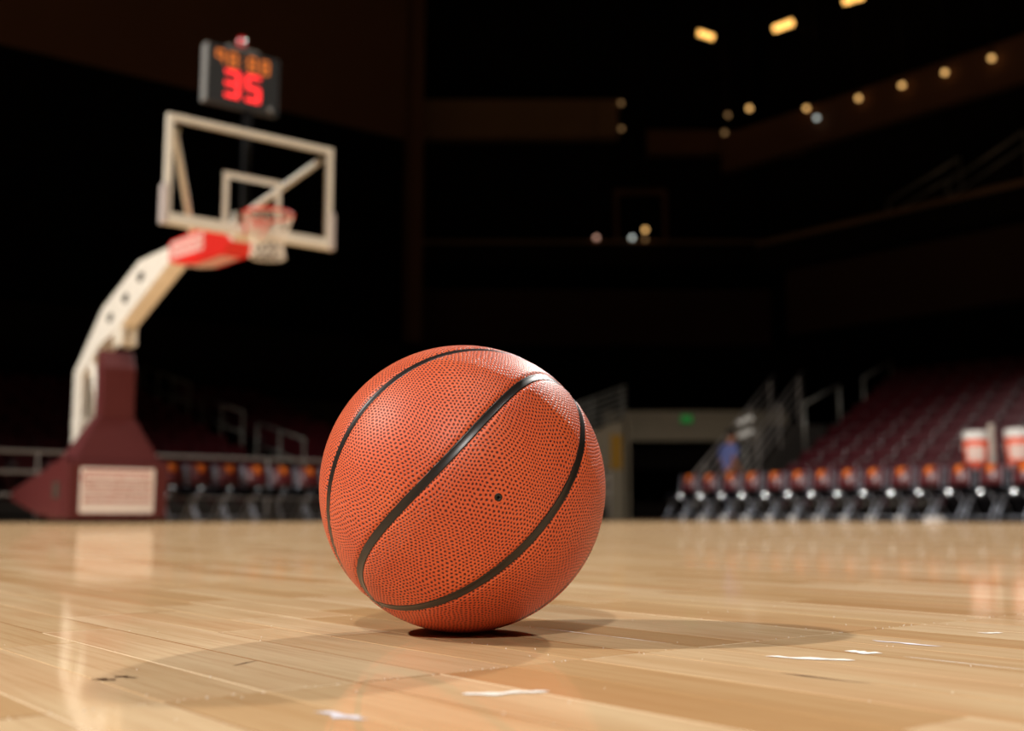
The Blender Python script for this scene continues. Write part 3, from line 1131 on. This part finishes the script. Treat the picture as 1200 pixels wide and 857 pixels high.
rail('stand_front_rail', W(0, 7.55, 0), YAW,
     [[(-9, 0, 1.05), (12, 0, 1.05)], [(-9, 0, 0.74), (12, 0, 0.74)], [(-9, 0, 0.40), (12, 0, 0.40)]],
     [(x, 0, 0, 1.05) for x in (-9, -7, -5, -3, -1.6, 0.2, 2, 4, 6, 8, 10, 12)], 0.026, mt['whiterail'],
     'long pale three-bar rail in front of the stand behind the goal')
for i, (ta, tb, za, zb, lab) in enumerate(((7.95, 9.85, 1.45, 1.86, 'lowest grey stair handrail in the stand behind the goal'),
                                           (10.5, 12.5, 2.12, 2.58, 'middle grey stair handrail in the stand behind the goal'),
                                           (13.2, 16.0, 2.92, 3.58, 'topmost grey stair handrail in the stand behind the goal'))):
    n = 3 if i < 2 else 4
    dz = 0.42
    ps = []
    for q in range(n):
        f = q / (n - 1)
        y = (tb - ta) * f
        z = za + (zb - za) * f
        st_ = LZ0 + math.floor((ta + y - LT0 + 0.35) / LROW) * LRISE if ta + y > LT0 - 0.35 else 0
        ps.append((0, y, st_, z))
    rail('handrail', W(4.9, ta, 0), YAW, [[(0, 0, za), (0, tb - ta, zb)], [(0, 0, za - dz), (0, tb - ta, zb - dz)]], ps, 0.026, mt['rail'], lab, group='stair handrails')
for i, (sa, ta, sb, tb, za, zb, lab) in enumerate(((14.5, 4.32, 16.8, 5.1, 2.38, 3.0, 'lower grey handrail at the edge of the right stand'),
                                                  (18.6, 5.7, 21.0, 6.5, 3.36, 4.05, 'upper grey handrail at the edge of the right stand'))):
    ps = [(0, 0, za - 1.0, za), (sb - sa, tb - ta, zb - 1.0, zb)]
    rail('handrail', W(sa, ta, 0), YAW, [[(0, 0, za), (sb - sa, tb - ta, zb)]], ps, 0.032, mt['rail'], lab, group='stair handrails')

# corner stair with its two pale railings beside the tunnel
for k in range(11):
    s = 13.1 + k * 0.36
    court(MB().box(s, s + 0.36 + (0.0 if k < 10 else 1.0), 5.0 + k * 0.122, 6.0 + k * 0.122, 0.0, 0.2 * (k + 1)), 'stair_step', mt['concrete'])
for t, lab in ((5.05, 'pale stair railing on the near side of the corner stair'), (5.9, 'pale stair railing on the far side of the corner stair')):
    bars = []
    for h in (1.0, 0.78, 0.56, 0.34):
        bars.append([(-0.45, -0.16, 0.6 * h), (-0.38, -0.13, h * 0.95), (0.1, 0.03, h + 0.2), (4.3, 1.5, h + 2.5)])
    ps = [(0.1 + q, 0.03 + q * .35, 0.02 + math.floor(q / 0.36 + 0.3) * 0.2, 1.2 + q * 0.546) for q in (0, 1.3, 2.6, 3.9)]
    rail('stair_railing', W(13.1, t, 0), YAW, bars, ps, 0.024, mt['whiterail'], lab, group='railings of the corner stair')
ps_ = empty('glint_stand', W(13.38, 4.95, 0.0), YAW - 0.6)  # made-up stand; its white plates imitate glints off the stair's metal edges
tag(ps_, 'added grey post with two white plates imitating glints on the corner stair', 'sign')
MB().tube([(0, 0.03, 0), (0, 0.03, 2.15)], 0.02, 8).build('pole', mt['rail'], ps_, True)
for z in (2.03, 1.76):
    o = MB().box(-0.17, 0.17, -0.012, 0.012, -0.05, 0.05, 0.006).build('plate', mt['plate'], ps_)
    o.location = (0, 0, z)
    o.rotation_euler = (-0.35, -0.42, 0.0)

# ------------------------------------------------------------------ table with coolers and cups at the right edge
tb = empty('drinks_table', W(12.0, -1.75, 0), YAW)
tag(tb, 'black cloth-covered drinks table behind the right end of the chair row', 'table')
MB().box(-0.30, 0.30, -1.35, 1.25, 0.76, 0.80, 0.008).build('table_top', mt['cloth'], tb)
MB().box(-0.31, 0.31, -1.36, 1.26, 0.06, 0.765).build('table_cloth', mt['cloth'], tb)
for sx in (-0.25, 0.25):
    for y in (-1.25, 1.15):
        MB().tube([(sx, y, 0), (sx, y, 0.765)], 0.02, 8).build('leg', mt['chrome'], tb, True)


def cooler(t, label):
    root = empty('drinks_cooler', W(11.95, t, 0.80), YAW)
    body = MB().lathe([(0.17, 0.0), (0.185, 0.02), (0.195, 0.25), (0.205, 0.46), (0.20, 0.47)], 32).build('body', mt['cooler_orange'], root, True)
    smooth_by_angle(body)
    lid = MB().lathe([(0.21, 0.465), (0.215, 0.48), (0.215, 0.57), (0.20, 0.60), (0.06, 0.615), (0.0, 0.615)], 32).build('lid', mt['cooler_white'], root)
    smooth_by_angle(lid)
    # pale curved label with lettering too blurred to read, facing the court
    mb = MB()
    n = 12
    A, B = [], []
    for i in range(n + 1):
        q = PI + math.radians(-40 + 80 * i / n) + 0.33
        for L_, z, r in ((A, 0.14, 0.1925), (B, 0.37, 0.2035)):
            L_.append(mb.bm.verts.new((math.cos(q) * r, math.sin(q) * r, z)))
    for i in range(n):
        mb.bm.faces.new((A[i], A[i + 1], B[i + 1], B[i]))
    mb.build('label', mt['lettering'], root, True)
    MB().box(-0.235, -0.185, -0.02, 0.02, 0.035, 0.075, 0.006).build('tap', mt['cooler_white'], root)
    for sy in (-1, 1):
        MB().tube([(0.0, sy * 0.2, 0.40), (0.0, sy * 0.245, 0.39), (0.0, sy * 0.245, 0.31), (0.0, sy * 0.195, 0.30)], 0.012, 6).build('handle', mt['cooler_white'], root, True)
    tag(root, label, 'cooler', 'drinks coolers')


cooler(-0.93, 'orange drinks cooler with white lid, left of the cup stack')
cooler(-1.62, 'orange drinks cooler with white lid, right of the cup stack at the photo edge')
mb = MB()
for k in range(16):
    z = 0.04 * k
    mb.lathe([(0.034, z), (0.047, z + 0.088), (0.049, z + 0.092), (0.045, z + 0.092), (0.032, z + 0.006)], 18)
o = mb.build('cup_stack', mt['cup'], None, True)
o.location = W(11.82, -1.245, 0.80)
tag(o, 'tall pale stack of paper cups standing between the two coolers', 'cups')

# small white towel on the floor in front of the chairs
mb = MB()
bmesh.ops.create_icosphere(mb.bm, subdivisions=3, radius=1.0)
for v in mb.bm.verts:
    n_ = v.co.copy()
    d = 1 + 0.35 * noise.noise(n_ * 2.2)
    v.co = Vector((n_.x * 0.16 * d, n_.y * 0.12 * d, max(-0.02, n_.z * 0.06 * d) + 0.02))
o = mb.build('towel', mt['dash'], None, True)
o.location = W(10.8, -0.86, 0)
tag(o, 'small crumpled white towel on the floor before the right-hand chairs', 'towel')

# ------------------------------------------------------------------ tunnel in the corner
def plain(mb, name, m, label=None, cat=None, kind='structure'):
    o = mb.build(name, m)
    tag(o, label, cat, None, None if label else kind)
    return o


plain(MB().box(2.4, 7.2, 30.0, 30.4, 2.02, 2.80), 'trim_2', mt['beige'])
plain(MB().prism([(28.0, -0.01), (30.2, -0.01), (30.2, 2.66), (28.0, 2.45)], 'x', 2.72, 2.86), 'wall_tunnel_left', mt['beige'])
plain(MB().prism([(0.4, -0.01), (2.80, -0.01), (2.80, 2.42), (0.4, 1.55)], 'y', 28.0, 28.2), 'wall_tunnel_front', mt['beige'])
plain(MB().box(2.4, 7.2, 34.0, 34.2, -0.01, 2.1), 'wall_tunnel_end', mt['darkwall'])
rail('guard_rail', (0, 28.1, 0), 0,
     [[(0.4, 0, 1.55 + h), (2.80, 0, 2.44 + h)] for h in (0.10, 0.24, 0.38, 0.52, 0.66, 0.80)] , [(x, 0, 1.55 + (x - 0.4) * 0.37, 2.36 + (x - 0.4) * 0.37) for x in (0.45, 1.2, 1.95, 2.7)], 0.03, mt['rail'],
     'grey barred guard rail sloping along the top of the tunnel wall')
ex = empty('exit_sign', (4.55, 29.94, 2.58))
tag(ex, 'small glowing green exit sign on the beige beam over the tunnel', 'sign')
MB().box(-0.17, 0.17, 0.0, 0.06, -0.12, 0.12, 0.008).build('case', mt['case'], ex)
MB().box(-0.15, 0.15, -0.006, 0.001, -0.10, 0.10).build('face', mt['exit'], ex)
o = MB().box(-0.14, 0.14, 0, 0.02, -0.42, 0.42, 0.006).build('notice', mt['yellow'])
o.location = (2.53, 27.975, 1.62)
tag(o, 'dull yellow notice fixed to the beige tunnel wall', 'sign')

# ------------------------------------------------------------------ shell of the arena
court(MB().box(-26, 17.55, 24.0, 24.4, 6.05, 13.8), 'wall_left', mt['curtain'])
court(MB().box(-26, 17.55, 24.0, 24.4, 13.8, 27.0), 'wall_left_upper', mt['brownwall'])
court(MB().box(-26, 17.55, 22.0, 24.4, -0.01, 5.9), 'wall_left_lower', mt['darkwall'])
court(MB().tube([(-26, 23.9, 6.05), (17.5, 23.9, 6.05)], 0.07, 8), 'trim_3', mt['rail'])
court(MB().box(17.3, 17.8, 23.5, 24.4, 0, 27.0), 'trim_4', mt['brownwall'])
plain(MB().box(-8, 26, 52, 52.4, -0.01, 27), 'wall_back', mt['darkwall'])
plain(MB().box(-3.7, 4.3, 45, 45.6, 15.25, 16.85), 'trim_5', mt['tanwall'])
plain(MB().box(5.6, 13.4, 46, 46.6, 14.9, 15.9), 'trim_6', mt['brownwall'])
plain(MB().box(-4.4, 10.0, 45, 50, 10.0, 10.85), 'trim_7', mt['darkwall'])
plain(MB().tube([(-4.4, 44.98, 10.93), (9.9, 44.98, 10.93)], 0.07, 8), 'trim_8', mt['tanwall'])
plain(MB().box(-4.0, 10.5, 46, 46.4, 6.9, 9.2), 'trim_9', mt['umber'])
plain(MB().box(-4.4, 14.0, 46.4, 51, 2.9, 6.9), 'wall_concourse', mt['darkwall'])
court(MB().box(26.0, 31, -14, 14.9, 8.55, 9.35), 'trim_10', mt['darkwall'])
court(MB().tube([(25.97, -14, 9.45), (25.97, 14.9, 9.45)], 0.09, 8), 'trim_11', mt['tanwall'])
court(MB().box(26.4, 26.8, -14, 14.0, 6.2, 8.4), 'trim_12', mt['umber'])
court(MB().box(27.25, 27.65, -14, 17.5, 12.9, 14.3), 'trim_13', mt['brownwall'])
court(MB().box(33.0, 33.4, -14, 20, -0.01, 27), 'wall_right', mt['darkwall'])
plain(MB().box(-30, 45, -2, 53, 27.0, 27.4), 'ceiling', mt['ceil'])
for i, (sa, ta, za, sb, tb_, zb, lab) in enumerate(((27.0, 10.3, 10.15, 27.0, 7.75, 10.97, 'faint left stair rail in the upper right stand'), (26.5, 7.9, 10.1, 26.5, 5.4, 11.1, 'faint right stair rail in the upper right stand'))):
    rail('upper_rail', W(sa, ta, 0), YAW, [[(0, 0, za), (sb - sa, tb_ - ta, zb)], [(0, 0, za - 0.45), (0, tb_ - ta, zb - 0.45)]],
         [(0, 0, 9.35, za), (0, tb_ - ta, 9.35, zb)], 0.05, mt['rail'], lab, group='upper stair rails')
    court(MB().prism([(ta, 9.3), (tb_, 9.3), (tb_, zb - 0.5), (ta, za - 0.5)], 'x', sa - 0.05, sa + 0.05), 'stair_flank', mt['darkwall'])

# ------------------------------------------------------------------ lamps seen in the dark bowl


def lamp(p, r, m, label, kind='round'):
    root = empty('arena_lamp', p)
    mb = MB()
    bmesh.ops.create_uvsphere(mb.bm, u_segments=16, v_segments=10, radius=r)
    mb.build('bulb', m, root, True)
    MB().lathe([(r * 0.5, r * 0.7), (r * 0.9, r * 1.0), (r * 0.6, r * 1.8), (0.03, r * 2.0), (0.03, r * 3.5), (0, r * 3.5)], 14).build('fitting', mt['black'], root, True)
    MB().tube([(0, 0, r * 1.2), (0, 0, 27.0 - p[2])], 0.02, 6).build('hanger', mt['black'], root)
    tag(root, label, 'lamp', 'lamps of the dark arena')


def tube_lamp(p, d, half, r, m, label):
    root = empty('tube_lamp', p)
    d = Vector(d).normalized()
    MB().tube([-d * half, d * half], r, 12).build('tube', m, root, True)
    MB().tube([-d * half * 1.05 + Vector((0, 0.02, r * 1.3)), d * half * 1.05 + Vector((0, 0.02, r * 1.3))], r * 0.6, 8).build('fitting', mt['black'], root, True)
    MB().tube([(0, 0, r * 1.2), (0, 0, 27.0 - p[2])], 0.02, 6).build('hanger', mt['black'], root)
    tag(root, label, 'lamp', 'lamps of the dark arena')


tube_lamp((7.05, 40, 17.42), (1, 0, -0.35), 0.30, 0.10, mt['tube'], 'left of the three amber tube lamps under the roof')
tube_lamp((9.88, 40, 17.78), (1, 0, 0.38), 0.36, 0.12, mt['tube'], 'middle of the three amber tube lamps under the roof')
tube_lamp((12.47, 40, 18.80), (1, 0, 0.30), 0.36, 0.11, mt['tube'], 'amber tube lamp cut off by the top edge')
for i, (s, t, z) in enumerate(((27.0, 11.25, 13.91), (27.0, 9.61, 13.86), (27.0, 8.10, 13.82), (27.0, 6.55, 13.79))):
    lamp(W(s, t, z), 0.085, mt['bulb'], 'round amber lamp, %s from the left in the row rising along the upper right wall' % ORD[i])
lamp(W(27, 13.36, 14.16), 0.085, mt['bulb'], 'round amber lamp just above the pale white lamp')
lamp(W(27, 15.89, 14.88), 0.095, mt['bulb'], 'round amber lamp left of the lamp row, beside a dim one')
lamp(W(27, 16.91, 14.91), 0.08, mt['bulb_dim'], 'upper of two dim brown lamps left of the lamp row')
lamp(W(26.6, 16.75, 14.1), 0.08, mt['bulb_dim'], 'lower of two dim brown lamps left of the lamp row')
lamp(W(27, 12.95, 13.70), 0.07, mt['bulb_white'], 'small bluish white lamp below the amber lamps')
lamp((4.42, 44.9, 16.66), 0.08, mt['bulb_dim'], 'upper dim lamp at the right end of the tan fascia')
lamp((4.46, 45.3, 15.72), 0.08, mt['bulb_dim'], 'lower dim lamp at the right end of the tan fascia')
lamp((3.36, 44.8, 11.06), 0.085, mt['bulb_pink'], 'pinkish lamp on the balcony rail, left of the white one')
lamp((4.78, 44.8, 11.06), 0.085, mt['bulb_white'], 'greenish white lamp on the balcony rail')
lamp((5.27, 44.5, 11.30), 0.10, mt['bulb'], 'upper amber lamp at the balcony doorway')
lamp((5.30, 44.75, 10.98), 0.07, mt['bulb_dim'], 'lower amber lamp at the balcony doorway')
dr = empty('balcony_doorway', (5.3, 46.3, 10.85))
tag(dr, 'faint doorway frame on the balcony behind the amber lamp', 'doorway')
for x in (-1.0, 1.0):
    MB().box(x - 0.08, x + 0.08, -0.1, 0.1, 0, 2.4).build('jamb', mt['brownwall'], dr)
MB().box(-1.08, 1.08, -0.1, 0.1, 2.4, 2.6).build('lintel', mt['brownwall'], dr)

# ------------------------------------------------------------------ the man standing at the foot of the corner stair


def skinned(name, m, joints, edges, parent, sub=2):
    """a smooth limb-like surface grown from a skeleton of (position, radius) joints"""
    me = bpy.data.meshes.new(name)
    me.from_pydata([j[0] for j in joints], edges, [])
    o = bpy.data.objects.new(name, me)
    COL.objects.link(o)
    sk = o.modifiers.new('skin', 'SKIN')
    sk.use_smooth_shade = True
    lay = me.skin_vertices[0].data if me.skin_vertices else None
    if lay is None:
        bm_ = bmesh.new()
        bm_.from_mesh(me)
        bm_.verts.layers.skin.verify()
        bm_.to_mesh(me)
        bm_.free()
        lay = me.skin_vertices[0].data
    for i, j in enumerate(joints):
        r = j[1]
        lay[i].radius = r if isinstance(r, tuple) else (r, r)
        lay[i].use_root = (i == 0)
    ss = o.modifiers.new('sub', 'SUBSURF')
    ss.levels = ss.render_levels = sub
    d = bpy.context.evaluated_depsgraph_get()
    nm = bpy.data.meshes.new_from_object(o.evaluated_get(d))
    bpy.data.objects.remove(o)
    nm.materials.clear()
    nm.materials.append(m)
    nm.polygons.foreach_set('use_smooth', [True] * len(nm.polygons))
    o = bpy.data.objects.new(name, nm)
    COL.objects.link(o)
    o.parent = parent
    return o


# local axes: the man faces +x (to the right in the photograph), y to his left
man = empty('person', (4.22, 22.5, 0), math.radians(25))
tag(man, 'man in a blue shirt and dark trousers standing by the corner stair', 'person')
J = [((0, 0, 0.93), (0.11, 0.15)),            # 0 pelvis
     ((0.015, 0, 1.10), (0.10, 0.135)),       # 1 waist
     ((0.03, 0, 1.30), (0.115, 0.155)),       # 2 chest
     ((0.035, 0, 1.42), (0.08, 0.12)),        # 3 upper chest
     ((0.05, 0, 1.50), 0.055),                # 4 neck
     ((0.075, 0, 1.56), 0.055),               # 5 skull base
     ((0.095, 0, 1.635), (0.092, 0.078)),     # 6 head
     ((0.095, 0, 1.72), (0.075, 0.065))]      # 7 crown
Ed = [(0, 1), (1, 2), (2, 3), (3, 4), (4, 5), (5, 6), (6, 7)]
for sy in (-1, 1):
    b_ = len(J)
    J += [((0.03, sy * 0.17, 1.41), 0.06), ((-0.02 + 0.02 * sy, sy * 0.23, 1.14), 0.045), ((0.13, sy * 0.22, 0.93), 0.034), ((0.19, sy * 0.215, 0.86), (0.028, 0.04))]
    Ed += [(3, b_), (b_, b_ + 1), (b_ + 1, b_ + 2), (b_ + 2, b_ + 3)]
    b_ = len(J)
    J += [((0.0, sy * 0.095, 0.86), 0.088), ((0.03 * sy, sy * 0.11, 0.48), 0.06), ((-0.03 + 0.04 * sy, sy * 0.115, 0.11), 0.042), ((0.10 + 0.04 * sy, sy * 0.125, 0.04), 0.036)]
    Ed += [(0, b_), (b_, b_ + 1), (b_ + 1, b_ + 2), (b_ + 2, b_ + 3)]
body = skinned('body', mt['skin'], J, Ed, man)
for sy in (-1, 1):
    hx, hy, hz = 0.19, sy * 0.215, 0.86
    for q, (dy, L) in enumerate(((-0.030, 0.062), (-0.010, 0.075), (0.010, 0.070), (0.028, 0.055))):
        skinned('finger', mt['skin'], [((hx, hy + dy * 0.8, hz), 0.010), ((hx + L * 0.5, hy + dy, hz - 0.035), 0.0095), ((hx + L * 0.75, hy + dy, hz - 0.035 - L * 0.6), 0.008)], [(0, 1), (1, 2)], body, 1)
    skinned('thumb', mt['skin'], [((hx - 0.01, hy - sy * 0.02, hz), 0.012), ((hx + 0.02, hy - sy * 0.055, hz - 0.02), 0.011), ((hx + 0.045, hy - sy * 0.06, hz - 0.045), 0.009)], [(0, 1), (1, 2)], body, 1)
sj = [((0, 0, 0.90), (0.128, 0.168)), ((0.015, 0, 1.10), (0.122, 0.16)), ((0.03, 0, 1.30), (0.135, 0.175)), ((0.035, 0, 1.43), (0.095, 0.13)), ((0.043, 0, 1.475), (0.07, 0.075))]
se = [(0, 1), (1, 2), (2, 3), (3, 4)]
for sy in (-1, 1):
    b_ = len(sj)
    sj += [((0.03, sy * 0.175, 1.41), 0.078), ((0.0, sy * 0.215, 1.26), 0.066), ((-0.01, sy * 0.228, 1.17), 0.064)]
    se += [(3, b_), (b_, b_ + 1), (b_ + 1, b_ + 2)]
skinned('shirt', mt['shirt'], sj, se, man)
pj = [((0, 0, 0.97), (0.118, 0.155))]
pe = []
for sy in (-1, 1):
    b_ = len(pj)
    pj += [((0.0, sy * 0.095, 0.83), 0.102), ((0.03 * sy, sy * 0.11, 0.48), 0.078), ((-0.03 + 0.04 * sy, sy * 0.115, 0.09), 0.068)]
    pe += [(0, b_), (b_, b_ + 1), (b_ + 1, b_ + 2)]
skinned('trousers', mt['trousers'], pj, pe, man)
for sy in (-1, 1):
    skinned('shoe', mt['shoe'], [((-0.06 + 0.04 * sy, sy * 0.115, 0.045), 0.045), ((0.06 + 0.04 * sy, sy * 0.122, 0.04), 0.043), ((0.15 + 0.04 * sy, sy * 0.13, 0.033), 0.034)], [(0, 1), (1, 2)], man)
mb = MB()
bmesh.ops.create_uvsphere(mb.bm, u_segments=24, v_segments=14, radius=1.0)
dele = [v for v in mb.bm.verts if v.co.x > 0.42 and v.co.z < 0.45 or v.co.z < -0.55]
bmesh.ops.delete(mb.bm, geom=dele, context='VERTS')
for v in mb.bm.verts:
    v.co = Vector((0.088 + v.co.x * 0.112, v.co.y * 0.094, 1.685 + v.co.z * 0.105))
mb.build('hair', mt['hair'], man, True)
for sy in (-1, 1):
    mb = MB()
    bmesh.ops.create_uvsphere(mb.bm, u_segments=10, v_segments=8, radius=0.012, matrix=Matrix.Translation((0.183, sy * 0.032, 1.655)))
    mb.build('eye', mt['hair'], man, True)
    mb = MB()
    bmesh.ops.create_uvsphere(mb.bm, u_segments=10, v_segments=8, radius=1, matrix=Matrix.Translation((0.085, sy * 0.088, 1.64)) @ Matrix.Diagonal((0.02, 0.012, 0.032, 1)))
    mb.build('ear', mt['skin'], man, True)
MB().prism([(0.17, 1.655), (0.205, 1.618), (0.175, 1.61)], 'y', -0.014, 0.014, 0.004).build('nose', mt['skin'], man, True)
MB().box(0.168, 0.178, -0.026, 0.026, 1.578, 1.59, 0.003).build('mouth', mt['rim'], man)
